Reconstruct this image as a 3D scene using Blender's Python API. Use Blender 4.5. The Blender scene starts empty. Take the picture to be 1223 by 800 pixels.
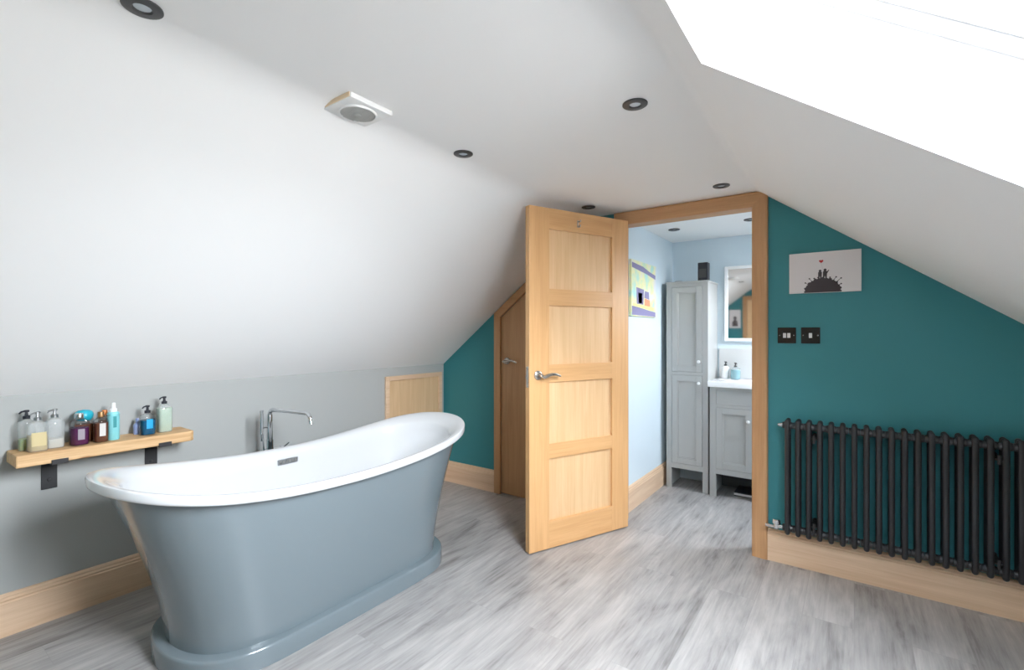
import bpy, bmesh, math, random
from mathutils import Vector, Matrix
random.seed(7)
SC = bpy.context.scene
COL = SC.collection
PI = math.pi

# ------------------------------------------------------------------ materials
def new_mat(name):
    m = bpy.data.materials.new(name); m.use_nodes = True
    nt = m.node_tree; bs = nt.nodes['Principled BSDF']
    return m, nt, bs

def plain(name, col, rough=.5, metal=0.0, spec=.5, coat=0.0, trans=0.0, bump=0.0, bscale=60, ior=None):
    m, nt, bs = new_mat(name)
    bs.inputs['Base Color'].default_value = (*col, 1)
    bs.inputs['Roughness'].default_value = rough
    bs.inputs['Metallic'].default_value = metal
    bs.inputs['Specular IOR Level'].default_value = spec
    bs.inputs['Coat Weight'].default_value = coat
    bs.inputs['Coat Roughness'].default_value = .08
    bs.inputs['Transmission Weight'].default_value = trans
    if ior: bs.inputs['IOR'].default_value = ior
    tc = nt.nodes.new('ShaderNodeTexCoord')
    nz = nt.nodes.new('ShaderNodeTexNoise'); nz.inputs['Scale'].default_value = bscale
    nz.inputs['Detail'].default_value = 3
    nt.links.new(tc.outputs['Object'], nz.inputs['Vector'])
    if bump:
        bp = nt.nodes.new('ShaderNodeBump'); bp.inputs['Strength'].default_value = bump
        bp.inputs['Distance'].default_value = .002
        nt.links.new(nz.outputs['Fac'], bp.inputs['Height'])
        nt.links.new(bp.outputs['Normal'], bs.inputs['Normal'])
    # a little unevenness in the finish
    mr = nt.nodes.new('ShaderNodeMapRange')
    mr.inputs['To Min'].default_value = max(0.02, rough - .03); mr.inputs['To Max'].default_value = min(1, rough + .03)
    nt.links.new(nz.outputs['Fac'], mr.inputs['Value'])
    nt.links.new(mr.outputs['Result'], bs.inputs['Roughness'])
    return m

def wood(name, dark, light, axis, rough=.42, scale=1.0, contrast=1.0, knots=False):
    """streaky timber with the grain along one object axis"""
    m, nt, bs = new_mat(name)
    L = nt.links.new
    tc = nt.nodes.new('ShaderNodeTexCoord')
    oi = nt.nodes.new('ShaderNodeObjectInfo')
    add = nt.nodes.new('ShaderNodeVectorMath'); add.operation = 'ADD'
    mul = nt.nodes.new('ShaderNodeMath'); mul.operation = 'MULTIPLY'; mul.inputs[1].default_value = 13.0
    L(oi.outputs['Random'], mul.inputs[0])
    L(tc.outputs['Object'], add.inputs[0]); L(mul.outputs[0], add.inputs[1])
    def noise(st, sc, det, dist=0.0):
        mp = nt.nodes.new('ShaderNodeMapping')
        s = [sc * st] * 3; s['xyz'.index(axis)] = sc
        mp.inputs['Scale'].default_value = s
        L(add.outputs[0], mp.inputs['Vector'])
        n = nt.nodes.new('ShaderNodeTexNoise'); n.inputs['Scale'].default_value = 1.0
        n.inputs['Detail'].default_value = det; n.inputs['Roughness'].default_value = .6
        n.inputs['Distortion'].default_value = dist
        L(mp.outputs[0], n.inputs['Vector']); return n
    n1 = noise(16, 1.6 * scale, 5, .6); n2 = noise(60, 3.0 * scale, 2)
    mx = nt.nodes.new('ShaderNodeMix'); mx.inputs['Factor'].default_value = .35
    L(n1.outputs['Fac'], mx.inputs[2]); L(n2.outputs['Fac'], mx.inputs[3])
    cr = nt.nodes.new('ShaderNodeValToRGB')
    e = cr.color_ramp.elements
    w = .22 / contrast
    e[0].position = .5 - w; e[0].color = (*dark, 1); e[1].position = .5 + w; e[1].color = (*light, 1)
    L(mx.outputs[0], cr.inputs['Fac'])
    out = cr.outputs['Color']
    if knots:
        mp = nt.nodes.new('ShaderNodeMapping'); s = [14, 14, 14]; s['xyz'.index(axis)] = 6
        mp.inputs['Scale'].default_value = s; L(add.outputs[0], mp.inputs['Vector'])
        v = nt.nodes.new('ShaderNodeTexVoronoi'); v.inputs['Scale'].default_value = 1
        L(mp.outputs[0], v.inputs['Vector'])
        k = nt.nodes.new('ShaderNodeMapRange'); k.inputs['From Min'].default_value = .1; k.inputs['From Max'].default_value = .2
        k.inputs['To Min'].default_value = 1; k.inputs['To Max'].default_value = 0
        L(v.outputs['Distance'], k.inputs['Value'])
        m2 = nt.nodes.new('ShaderNodeMix'); m2.data_type = 'RGBA'
        L(k.outputs[0], m2.inputs['Factor']); L(out, m2.inputs[6]); m2.inputs[7].default_value = (.32, .15, .05, 1)
        out = m2.outputs[2]
    L(out, bs.inputs['Base Color'])
    bs.inputs['Roughness'].default_value = rough
    bp = nt.nodes.new('ShaderNodeBump'); bp.inputs['Strength'].default_value = .12; bp.inputs['Distance'].default_value = .001
    L(n2.outputs['Fac'], bp.inputs['Height']); L(bp.outputs['Normal'], bs.inputs['Normal'])
    return m

def floor_mat():
    m, nt, bs = new_mat('grey_oak_laminate'); L = nt.links.new
    tc = nt.nodes.new('ShaderNodeTexCoord')
    # planks run along y: turn them so the brick rows lie along y
    mp = nt.nodes.new('ShaderNodeMapping'); mp.inputs['Rotation'].default_value = (0, 0, PI / 2)
    L(tc.outputs['Object'], mp.inputs['Vector'])
    br = nt.nodes.new('ShaderNodeTexBrick')
    br.inputs['Scale'].default_value = 1.0
    br.inputs['Brick Width'].default_value = 1.25; br.inputs['Row Height'].default_value = .19
    br.inputs['Mortar Size'].default_value = .0009; br.inputs['Mortar Smooth'].default_value = .3
    br.offset = .37
    br.inputs['Color1'].default_value = (.25, .25, .25, 1); br.inputs['Color2'].default_value = (.75, .75, .75, 1)
    br.inputs['Mortar'].default_value = (.5, .5, .5, 1)
    L(mp.outputs[0], br.inputs['Vector'])
    # each plank shifts its own grain
    sh = nt.nodes.new('ShaderNodeVectorMath'); sh.operation = 'SCALE'; sh.inputs['Scale'].default_value = 9.0
    L(br.outputs['Color'], sh.inputs[0])
    ad = nt.nodes.new('ShaderNodeVectorMath'); ad.operation = 'ADD'
    L(tc.outputs['Object'], ad.inputs[0]); L(sh.outputs[0], ad.inputs[1])
    def noise(sx, sy, det, dist, rough=.6):
        q = nt.nodes.new('ShaderNodeMapping'); q.inputs['Scale'].default_value = (sx, sy, 1)
        L(ad.outputs[0], q.inputs['Vector'])
        n = nt.nodes.new('ShaderNodeTexNoise'); n.inputs['Scale'].default_value = 1
        n.inputs['Detail'].default_value = det; n.inputs['Distortion'].default_value = dist; n.inputs['Roughness'].default_value = rough
        L(q.outputs[0], n.inputs['Vector']); return n
    a = noise(13, 2.0, 7, .9, .66); b = noise(70, 4.0, 3, .2); c = noise(4.5, 1.3, 3, 1.0)
    m1 = nt.nodes.new('ShaderNodeMix'); m1.inputs['Factor'].default_value = .42
    L(a.outputs['Fac'], m1.inputs[2]); L(b.outputs['Fac'], m1.inputs[3])
    m2 = nt.nodes.new('ShaderNodeMix'); m2.inputs['Factor'].default_value = .35
    L(m1.outputs[0], m2.inputs[2]); L(c.outputs['Fac'], m2.inputs[3])
    cr = nt.nodes.new('ShaderNodeValToRGB'); e = cr.color_ramp.elements
    e[0].position = .34; e[0].color = (.150, .140, .131, 1); e[1].position = .62; e[1].color = (.468, .447, .428, 1)
    k = e.new(.46); k.color = (.315, .302, .292, 1)
    L(m2.outputs[0], cr.inputs['Fac'])
    # a little tone from plank to plank
    pl = nt.nodes.new('ShaderNodeMapRange'); pl.inputs['From Min'].default_value = .25; pl.inputs['From Max'].default_value = .75
    pl.inputs['To Min'].default_value = .96; pl.inputs['To Max'].default_value = 1.04
    L(br.outputs['Color'], pl.inputs['Value'])
    mm = nt.nodes.new('ShaderNodeMix'); mm.data_type = 'RGBA'; mm.blend_type = 'MULTIPLY'; mm.inputs['Factor'].default_value = 1
    L(cr.outputs['Color'], mm.inputs[6]); L(pl.outputs[0], mm.inputs[7])
    jo = nt.nodes.new('ShaderNodeMix'); jo.data_type = 'RGBA'
    L(br.outputs['Fac'], jo.inputs['Factor']); L(mm.outputs[2], jo.inputs[6]); jo.inputs[7].default_value = (.31, .30, .29, 1)
    L(jo.outputs[2], bs.inputs['Base Color'])
    bs.inputs['Roughness'].default_value = .38; bs.inputs['Specular IOR Level'].default_value = .4
    bp = nt.nodes.new('ShaderNodeBump'); bp.inputs['Strength'].default_value = .08; bp.inputs['Distance'].default_value = .001
    L(b.outputs['Fac'], bp.inputs['Height']); L(bp.outputs['Normal'], bs.inputs['Normal'])
    return m

def clear_glass(name, tint=(1, 1, 1), gloss=.10, frost=0.0):
    m, nt, bs = new_mat(name); nt.nodes.remove(bs); L = nt.links.new
    out = nt.nodes['Material Output']
    tr = nt.nodes.new('ShaderNodeBsdfTransparent'); tr.inputs['Color'].default_value = (*tint, 1)
    gl = nt.nodes.new('ShaderNodeBsdfGlossy'); gl.inputs['Roughness'].default_value = .03
    fr = nt.nodes.new('ShaderNodeLayerWeight'); fr.inputs['Blend'].default_value = gloss + .15
    mr = nt.nodes.new('ShaderNodeMapRange'); mr.inputs['To Min'].default_value = gloss * .4; mr.inputs['To Max'].default_value = .5
    L(fr.outputs['Fresnel'], mr.inputs['Value'])
    mx = nt.nodes.new('ShaderNodeMixShader')
    L(mr.outputs[0], mx.inputs['Fac']); L(tr.outputs[0], mx.inputs[1]); L(gl.outputs[0], mx.inputs[2])
    if frost:   # slightly milky plastic
        df = nt.nodes.new('ShaderNodeBsdfDiffuse'); df.inputs['Color'].default_value = (.85, .88, .88, 1)
        m2 = nt.nodes.new('ShaderNodeMixShader'); m2.inputs['Fac'].default_value = frost
        L(mx.outputs[0], m2.inputs[1]); L(df.outputs[0], m2.inputs[2]); mx = m2
    L(mx.outputs[0], out.inputs['Surface']); return m

def painting_mat():
    """loose washes of pale yellow, mint and violet, as on the small canvas in the bathroom"""
    m, nt, bs = new_mat('painted_canvas'); L = nt.links.new
    tc = nt.nodes.new('ShaderNodeTexCoord')
    n = nt.nodes.new('ShaderNodeTexNoise'); n.inputs['Scale'].default_value = 9; n.inputs['Detail'].default_value = 5
    L(tc.outputs['Object'], n.inputs['Vector'])
    cr = nt.nodes.new('ShaderNodeValToRGB'); e = cr.color_ramp.elements
    e[0].position = .33; e[0].color = (.42, .72, .68, 1); e[1].position = .66; e[1].color = (.72, .74, .78, 1)
    k = e.new(.5); k.color = (.83, .80, .42, 1)
    L(n.outputs['Fac'], cr.inputs['Fac']); L(cr.outputs[0], bs.inputs['Base Color'])
    bs.inputs['Roughness'].default_value = .6
    return m

M = {}
M['white_ceiling'] = plain('white_ceiling_paint', (.89, .888, .882), .75, bump=.05, bscale=90)
M['white_slope'] = plain('white_slope_paint', (.88, .878, .872), .62, bump=.05, bscale=90)
M['grey_wall'] = plain('pale_grey_wall_paint', (.40, .413, .403), .7, bump=.05, bscale=90)
M['teal_wall'] = plain('teal_wall_paint', (.036, .222, .248), .55, bump=.05, bscale=90)
M['blue_wall'] = plain('ice_blue_wall_paint', (.65, .745, .80), .7, bump=.04, bscale=90)
M['floor'] = floor_mat()
M['oak_z'] = wood('oak_upright_grain', (.58, .31, .125), (.74, .44, .205), 'z')
M['oak_x'] = wood('oak_cross_grain', (.58, .31, .125), (.74, .44, .205), 'x')
M['oak_y'] = wood('oak_long_grain', (.50, .29, .13), (.66, .43, .23), 'y')
M['oak_panel'] = wood('oak_panel_veneer', (.64, .39, .19), (.79, .545, .31), 'z', contrast=1.0)
M['oak_pale_x'] = wood('pale_oak_cross_grain', (.62, .41, .255), (.81, .60, .42), 'x')
M['oak_pale_y'] = wood('pale_oak_long_grain', (.62, .41, .255), (.81, .60, .42), 'y')
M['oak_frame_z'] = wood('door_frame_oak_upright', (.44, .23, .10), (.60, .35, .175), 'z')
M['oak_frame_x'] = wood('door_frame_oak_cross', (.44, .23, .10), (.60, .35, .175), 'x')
M['pine'] = wood('rough_pine_plank', (.52, .30, .13), (.74, .50, .27), 'y', rough=.6, contrast=1.5, knots=True)
M['tub_white'] = plain('white_enamel', (.65, .66, .67), .12, coat=.4)
M['tub_grey'] = plain('blue_grey_gloss_paint', (.168, .205, .222), .16, coat=.5)
M['chrome'] = plain('polished_chrome', (.72, .74, .76), .10, metal=1)
M['brushed'] = plain('brushed_nickel', (.55, .53, .50), .28, metal=1)
M['grey_metal'] = plain('satin_grey_metal', (.45, .46, .47), .35, metal=1)
M['black_iron'] = plain('black_iron', (.022, .022, .024), .5)
M['anthracite'] = plain('anthracite_enamel', (.022, .022, .025), .34)
M['bezel'] = plain('pewter_bezel', (.085, .085, .085), .4, metal=.6)
M['lens'] = plain('lamp_lens', (.60, .66, .70), .15)
M['white_plastic'] = plain('white_plastic', (.80, .80, .79), .35)
M['white_gloss'] = plain('white_gloss_paint', (.85, .85, .85), .3)
M['cab_grey'] = plain('pale_grey_cabinet_paint', (.43, .43, .415), .42)
M['under_shade'] = plain('under_cabinet_shade', (.10, .10, .10), .7)
M['ceramic'] = plain('white_ceramic', (.88, .88, .88), .12, coat=.3)
M['splash'] = plain('white_marbled_splashback', (.62, .62, .61), .2, bscale=8)
M['black_plastic'] = plain('black_plastic', (.018, .020, .028), .45)
M['dark_nickel'] = plain('dark_nickel_plate', (.045, .036, .032), .18, metal=.5)
M['canvas'] = plain('white_canvas', (.74, .70, .70), .7, bump=.1, bscale=400)
M['ink'] = plain('dark_brown_ink', (.050, .038, .042), .7)
M['red'] = plain('red_ink', (.50, .035, .035), .6)
M['paint'] = painting_mat()
M['violet'] = plain('violet_paint', (.25, .23, .40), .6)
M['lilac'] = plain('lilac_paint', (.62, .60, .78), .6)
M['coral'] = plain('coral_paint', (.75, .33, .18), .6)
M['lemon'] = plain('lemon_paint', (.85, .78, .30), .6)
M['mirror'] = plain('silvered_glass', (.92, .93, .94), .02, metal=1)
M['glass'] = clear_glass('bottle_glass', (.97, .98, .98), .07, .22)
M['glass_clear'] = clear_glass('tinted_bottle_glass', (.97, .98, .98), .07)
M['pane'] = clear_glass('window_glass', (.96, .97, .98), .08)
def liquid(n, c): return plain(n, c, .25, trans=.35, ior=1.33)
M['liq_green'] = liquid('green_soap', (.38, .55, .05)); M['liq_gold'] = liquid('gold_soap', (.78, .60, .22))
M['liq_cream'] = liquid('cream_lotion', (.90, .87, .78)); M['liq_plum'] = plain('plum_bath_oil', (.085, .010, .075), .2)
M['liq_brown'] = liquid('brown_bath_oil', (.22, .085, .05)); M['liq_rust'] = liquid('rust_bath_oil', (.38, .14, .07))
M['liq_blue'] = liquid('blue_wash', (.01, .15, .32)); M['liq_mint'] = liquid('mint_wash', (.66, .86, .66))
M['liq_aqua'] = liquid('aqua_soap', (.16, .58, .68)); M['aqua'] = plain('aqua_plastic', (.24, .62, .66), .3)
M['cyan'] = plain('cyan_plastic', (.02, .42, .55), .3); M['orange'] = plain('orange_plastic', (.80, .22, .03), .4)
M['gold'] = plain('bronze_cap', (.32, .17, .07), .35, metal=.6); M['lavender'] = plain('lavender_plastic', (.28, .36, .62), .35)
M['label_pale'] = plain('pale_paper_label', (.62, .60, .58), .6); M['label_blue'] = plain('bright_blue_label', (.01, .34, .62), .4)
M['label_gold'] = plain('straw_paper_label', (.60, .50, .27), .6); M['label_dark'] = plain('dark_print_label', (.30, .26, .30), .5)
M['label_teal'] = plain('deep_teal_print', (.04, .28, .30), .5)

# ------------------------------------------------------------------ mesh helpers
class MB:
    def __init__(s): s.bm = bmesh.new()
    def box(s, x0, x1, y0, y1, z0, z1, bev=0.0, seg=2, M4=None):
        vs = [s.bm.verts.new((x, y, z)) for x in (x0, x1) for y in (y0, y1) for z in (z0, z1)]
        idx = [(0, 1, 3, 2), (4, 6, 7, 5), (0, 4, 5, 1), (2, 3, 7, 6), (0, 2, 6, 4), (1, 5, 7, 3)]
        fs = [s.bm.faces.new([vs[i] for i in f]) for f in idx]
        if M4 is not None: bmesh.ops.transform(s.bm, matrix=M4, verts=vs)
        if bev:
            es = list({e for f in fs for e in f.edges})
            bmesh.ops.bevel(s.bm, geom=es, offset=bev, segments=seg, profile=.5, affect='EDGES')
        return s
    def prism(s, poly, axis, lo, hi, bev=0.0):
        """poly in the two other axes, in order xyz"""
        def P(u, v, w):
            return {'x': (w, u, v), 'y': (u, w, v), 'z': (u, v, w)}[axis]
        a = [s.bm.verts.new(P(u, v, lo)) for u, v in poly]; b = [s.bm.verts.new(P(u, v, hi)) for u, v in poly]
        n = len(poly); fs = [s.bm.faces.new(a[::-1]), s.bm.faces.new(b)]
        for i in range(n): fs.append(s.bm.faces.new((a[i], a[(i + 1) % n], b[(i + 1) % n], b[i])))
        if bev:
            es = list({e for f in fs for e in f.edges})
            bmesh.ops.bevel(s.bm, geom=es, offset=bev, segments=2, profile=.5, affect='EDGES')
        return s
    def lathe(s, prof, c=(0, 0, 0), axis='z', seg=24, cap=True):
        c = Vector(c); rings = []
        for r, h in prof:
            ring = []
            for i in range(seg):
                t = 2 * PI * i / seg; u, v = r * math.cos(t), r * math.sin(t)
                p = {'z': (u, v, h), 'x': (h, u, v), 'y': (u, h, v)}[axis]
                ring.append(s.bm.verts.new(c + Vector(p)))
            rings.append(ring)
        for a, b in zip(rings, rings[1:]):
            for i in range(seg):
                s.bm.faces.new((a[i], a[(i + 1) % seg], b[(i + 1) % seg], b[i]))
        if cap:
            s.bm.faces.new(rings[0][::-1]); s.bm.faces.new(rings[-1])
        return s
    def tube(s, pts, r, seg=12, radii=None):
        pts = [Vector(p) for p in pts]; n = len(pts); rings = []
        prev = None
        for i, p in enumerate(pts):
            d = ((pts[min(i + 1, n - 1)] - p).normalized() + (p - pts[max(i - 1, 0)]).normalized())
            d.normalize()
            if prev is None:
                up = Vector((0, 0, 1)) if abs(d.z) < .9 else Vector((1, 0, 0))
                x = d.cross(up).normalized()
            else:
                x = (prev - d * prev.dot(d)).normalized()
            prev = x; y = d.cross(x)
            rr = radii[i] if radii else r
            rings.append([s.bm.verts.new(p + x * rr * math.cos(2 * PI * k / seg) + y * rr * math.sin(2 * PI * k / seg)) for k in range(seg)])
        for a, b in zip(rings, rings[1:]):
            for k in range(seg): s.bm.faces.new((a[k], a[(k + 1) % seg], b[(k + 1) % seg], b[k]))
        s.bm.faces.new(rings[0][::-1]); s.bm.faces.new(rings[-1])
        return s
    def loops(s, rings, close=True, cap0=False, cap1=False):
        R = [[s.bm.verts.new(p) for p in r] for r in rings]; n = len(R[0])
        for a, b in zip(R, R[1:]):
            for i in range(n): s.bm.faces.new((a[i], a[(i + 1) % n], b[(i + 1) % n], b[i]))
        if cap0: s.bm.faces.new(R[0][::-1])
        if cap1: s.bm.faces.new(R[-1])
        return s
    def build(s, name, mat, parent=None, smooth=None, xf=None):
        if xf is not None: bmesh.ops.transform(s.bm, matrix=xf, verts=s.bm.verts[:])
        bmesh.ops.recalc_face_normals(s.bm, faces=s.bm.faces[:])
        me = bpy.data.meshes.new(name); s.bm.to_mesh(me); s.bm.free()
        for m in (mat if isinstance(mat, (list, tuple)) else [mat]): me.materials.append(m)
        if smooth is not None:
            me.polygons.foreach_set('use_smooth', [True] * len(me.polygons))
            try: me.set_sharp_from_angle(angle=math.radians(smooth))
            except Exception: pass
        o = bpy.data.objects.new(name, me); COL.objects.link(o)
        if parent is not None: o.parent = parent
        return o

def arc(c, r, a0, a1, n, plane='xz', w=0):
    out = []
    for i in range(n + 1):
        t = a0 + (a1 - a0) * i / n; u, v = c[0] + r * math.cos(t), c[1] + r * math.sin(t)
        out.append({'xz': (u, w, v), 'yz': (w, u, v), 'xy': (u, v, w)}[plane])
    return out

def tag(o, label=None, cat=None, group=None, kind=None):
    if label: o['label'] = label
    if cat: o['category'] = cat
    if group: o['group'] = group
    if kind: o['kind'] = kind
    return o
def root(name, loc, label, cat, group=None, rz=0, kind=None):
    o = bpy.data.objects.new(name, None); COL.objects.link(o)
    o.empty_display_size = .05
    o.location = loc; o.rotation_euler = (0, 0, rz)
    return tag(o, label, cat, group, kind)
def kids(o): return [c for c in bpy.data.objects if c.parent is o]
def copy_tree(o, parent=None):
    c = o.copy(); COL.objects.link(c)
    if parent is not None: c.parent = parent
    for ch in kids(o): copy_tree(ch, c)
    return c
def at(loc): return Matrix.Translation(-Vector(loc))

# ------------------------------------------------------------------ the room
# x runs along the end wall, y along the left wall towards the end wall; camera stands over the origin
H = 1.258; AL = -2.88; BW = 3.007; ZC = 2.06; ZK = .997; SL = .765; SR = .73
NEAR = -.95; BATH_L = -1.305; BATH_B = 4.26; KR = 1.16
CL = AL + (ZC - ZK) / SL          # where the left slope meets the flat ceiling
CR = -.5 + (2.105 - ZC) / SR      # where the right slope does
def TL(x): return ZK + SL * (x - AL)
def TR(x): return 2.105 - SR * (x + .5)
def TOP(x): return min(TL(x), ZC, TR(x))

MB().box(AL - .15, KR + .15, NEAR - .15, BATH_B + .15, -.12, 0).build('floor', M['floor'])['kind'] = 'structure'

def crease(cx, cz, s_in, s_out, d, n=8):
    """soft plaster crease: quadratic curve between two straight runs"""
    p0 = (cx - d, cz - s_in * d); p1 = (cx, cz); p2 = (cx + d, cz + s_out * d)
    return [((1 - t) ** 2 * p0[0] + 2 * t * (1 - t) * p1[0] + t * t * p2[0],
             (1 - t) ** 2 * p0[1] + 2 * t * (1 - t) * p1[1] + t * t * p2[1]) for t in [i / n for i in range(n + 1)]]
prof = [(AL - .14, TL(AL - .14))] + [(AL + (CL - .1 - AL) * i / 6, TL(AL + (CL - .1 - AL) * i / 6)) for i in range(7)]
prof += crease(CL, ZC, SL, 0, .07) + crease(CR, ZC, 0, -SR, .025, 5)
TH = .16
mb = MB()
y0, y1 = NEAR - .14, BATH_B + .14
rings = [[(x, y0, z) for x, z in prof] + [(x, y0, z + TH) for x, z in reversed(prof)],
         [(x, y1, z) for x, z in prof] + [(x, y1, z + TH) for x, z in reversed(prof)]]
mb.loops(rings, cap0=True, cap1=True)
o = mb.build('ceiling', M['white_ceiling'], smooth=20); o['kind'] = 'structure'

# right slope with a roof-window opening and a second, added unseen one; drawn in a frame: u down the slope, y, w outwards
SA = math.atan(SR); cs, sn = math.cos(SA), math.sin(SA)
X0 = CR + .025; Z0 = TR(X0)
def slope_matrix():
    U = Vector((cs, 0, -sn)); W = Vector((sn, 0, cs)); V = Vector((0, 1, 0))
    m = Matrix.Identity(4)
    for i in range(3): m[i][0] = U[i]; m[i][1] = V[i]; m[i][2] = W[i]; m[i][3] = (X0, 0, Z0)[i]
    return m
SM = slope_matrix()
ULEN = (KR + .14 - X0) / cs
u0 = (-.336 - X0) / cs; u1 = u0 + 1.36
WIN = [(u0, u1, .55, 1.342), (.35, 1.10, 3.42, 3.98)]  # second opening is unseen, added and sized to light the bathroom
mb = MB()
ycuts = [(y0, WIN[0][2], None), (WIN[0][2], WIN[0][3], WIN[0]), (WIN[0][3], WIN[1][2], None), (WIN[1][2], WIN[1][3], WIN[1]), (WIN[1][3], y1, None)]
for ya, yb, w in ycuts:
    if w is None: mb.box(0, ULEN, ya, yb, 0, .13)
    else:
        mb.box(0, w[0], ya, yb, 0, .13); mb.box(w[1], ULEN, ya, yb, 0, .13)
mb.build('ceiling_right', M['white_slope'], xf=SM)['kind'] = 'structure'

for i, (ua, ub, ya, yb) in enumerate(WIN):
    wn = 'window_%d' % (i + 1)  # window_2 is the added, unseen one
    r = root(wn, SM @ Vector((ua, ya, 0)), ['large roof window cut into the right-hand sloping ceiling', 'unseen roof window added to light the bathroom'][i], 'window', kind='structure')
    xf = at(r.location) @ SM
    D = .20; t = .03
    mb = MB()   # deep white reveal lining
    e = .003
    mb.box(ua - t, ua + e, ya - t, yb + t, .0006, D + .09).box(ub - e, ub + t, ya - t, yb + t, .0006, D + .09)
    mb.box(ua + e, ub - e, ya - t, ya + e, .0006, D + .09).box(ua + e, ub - e, yb - e, yb + t, .0006, D + .09)
    mb.build('reveal', M['white_gloss'], r, xf=xf)
    def ring(m, inset, width, w0, w1, bev=.004):
        inset += .003
        a, b, c, d = ua + inset, ub - inset, ya + inset, yb - inset
        m.box(a, a + width, c, d, w0, w1, bev); m.box(b - width, b, c, d, w0, w1, bev)
        m.box(a + width, b - width, c, c + width, w0, w1, bev); m.box(a + width, b - width, d - width, d, w0, w1, bev)
        return m
    ring(MB(), 0, .045, D, D + .08).build('window_frame', M['white_gloss'], r, xf=xf)
    ring(MB(), .047, .05, D + .012, D + .06).build('sash', M['white_gloss'], r, xf=xf)
    MB().box(ua + .09, ub - .09, ya + .09, yb - .09, D + .03, D + .034).build('pane', M['pane'], r, xf=xf)

MB().box(AL - .14, AL, NEAR - .14, BATH_B + .14, 0, ZK + .04).build('wall_left', M['grey_wall'])['kind'] = 'structure'
MB().box(KR, KR + .14, NEAR - .14, BATH_B + .14, 0, TR(KR) + .1).build('wall_right', M['grey_wall'])['kind'] = 'structure'

# end wall with two openings
DX0, DX1, DZ = -1.274, -.445, 2.000          # bathroom doorway
KX0, KX1 = -2.262, -1.585                    # cupboard doorway under the slope
UP = .06
WT = .10
def wallpoly(m, xs, z0f, ya=BW, yb=BW + WT):
    xs = sorted(set(xs)); poly = [(x, z0f(x)) for x in xs] + [(x, TOP(x) + UP) for x in reversed(xs)]
    m.prism(poly, 'y', ya, yb)
mb = MB()
wallpoly(mb, [AL - .05, KX0], lambda x: 0)
wallpoly(mb, [KX0, KX1], lambda x: TL(x) - .075)
wallpoly(mb, [KX1, CL, DX0], lambda x: 0)
wallpoly(mb, [DX0, DX1], lambda x: DZ)
wallpoly(mb, [DX1, CR, KR + .05], lambda x: 0)
o = mb.build('wall_end', [M['teal_wall'], M['blue_wall']])
for p in o.data.polygons:
    if p.normal.y > .9: p.material_index = 1
o['kind'] = 'structure'
# wall behind the camera with the landing door (it shows in the bathroom mirror)
NX0, NX1, NZ = -1.56, -.80, 1.86
mb = MB()
wallpoly(mb, [AL - .05, CL, CR, KR + .05], lambda x: 0, NEAR - .1, NEAR)
mb.build('wall_near', M['teal_wall'])['kind'] = 'structure'
r = root('door_3', (NX0, NEAR, 0), 'oak door with pale oak frame in the near teal wall, seen in the mirror', 'door', kind='structure')
mb = MB()
mb.box(-.07, 0, .001, .025, 0, NZ + .0, .003).box(NX1 - NX0, NX1 - NX0 + .07, .001, .025, 0, NZ, .003).box(-.07, NX1 - NX0 + .07, .001, .025, NZ, NZ + .07, .003)
mb.build('architrave', M['oak_frame_z'], r)
MB().box(.003, NX1 - NX0 - .003, .001, .015, .005, NZ - .003, .002).build('leaf', M['oak_panel'], r)
t = MB(); t.lathe([(.025, .0155), (.025, .023), (.01, .025), (.009, .05)], (.07, 0, 1.0), 'y', 16).tube([(.07, .055, 1.0), (.13, .057, 1.003), (.19, .055, .998)], .008)
t.build('handle', M['brushed'], r, smooth=40)

# bathroom walls
MB().box(BATH_L - .10, BATH_L, BW + WT - .001, BATH_B + .1, 0, ZC + UP).build('wall_bathroom_left', M['blue_wall'])['kind'] = 'structure'
mb = MB(); wallpoly(mb, [BATH_L - .10, CR, KR + .05], lambda x: 0, BATH_B, BATH_B + .1)
mb.build('wall_bathroom_back', M['blue_wall'])['kind'] = 'structure'
# cupboard interior is closed off behind its door
mb = MB(); wallpoly(mb, [AL - .05, CL, BATH_L - .1], lambda x: 0, BW + .5, BW + .6)
mb.build('wall_cupboard_back', M['blue_wall'])['kind'] = 'structure'

# skirting boards: tall, with a moulded top
SK = [(0, 0), (.020, 0), (.020, .138), (.016, .143), (.017, .150), (.012, .157), (.012, .164), (.006, .172), (0, .174)]
def skirt(name, p0, p1, nrm, mat):
    """p0->p1 along the wall, nrm points into the room"""
    mb = MB(); p0, p1, nrm = Vector((*p0, 0)), Vector((*p1, 0)), Vector((*nrm, 0))
    rings = [[p + nrm * (d + .0005) + Vector((0, 0, z + .0005)) for d, z in SK] for p in (p0, p1)]
    mb.loops(rings, cap0=True, cap1=True)
    o = mb.build(name, mat); o['kind'] = 'structure'; return o
skirt('baseboard_left', (AL, NEAR), (AL, BW), (1, 0), M['oak_pale_y'])
skirt('baseboard_end_left', (AL + .02, BW), (-2.317, BW), (0, -1), M['oak_pale_x'])
skirt('baseboard_end_middle', (-1.530, BW), (-1.303, BW), (0, -1), M['oak_pale_x'])
skirt('baseboard_end_right', (-.392, BW), (KR, BW), (0, -1), M['oak_pale_x'])
skirt('baseboard_bathroom', (BATH_L, BW + WT), (BATH_L, BATH_B), (1, 0), M['oak_pale_y'])

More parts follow.
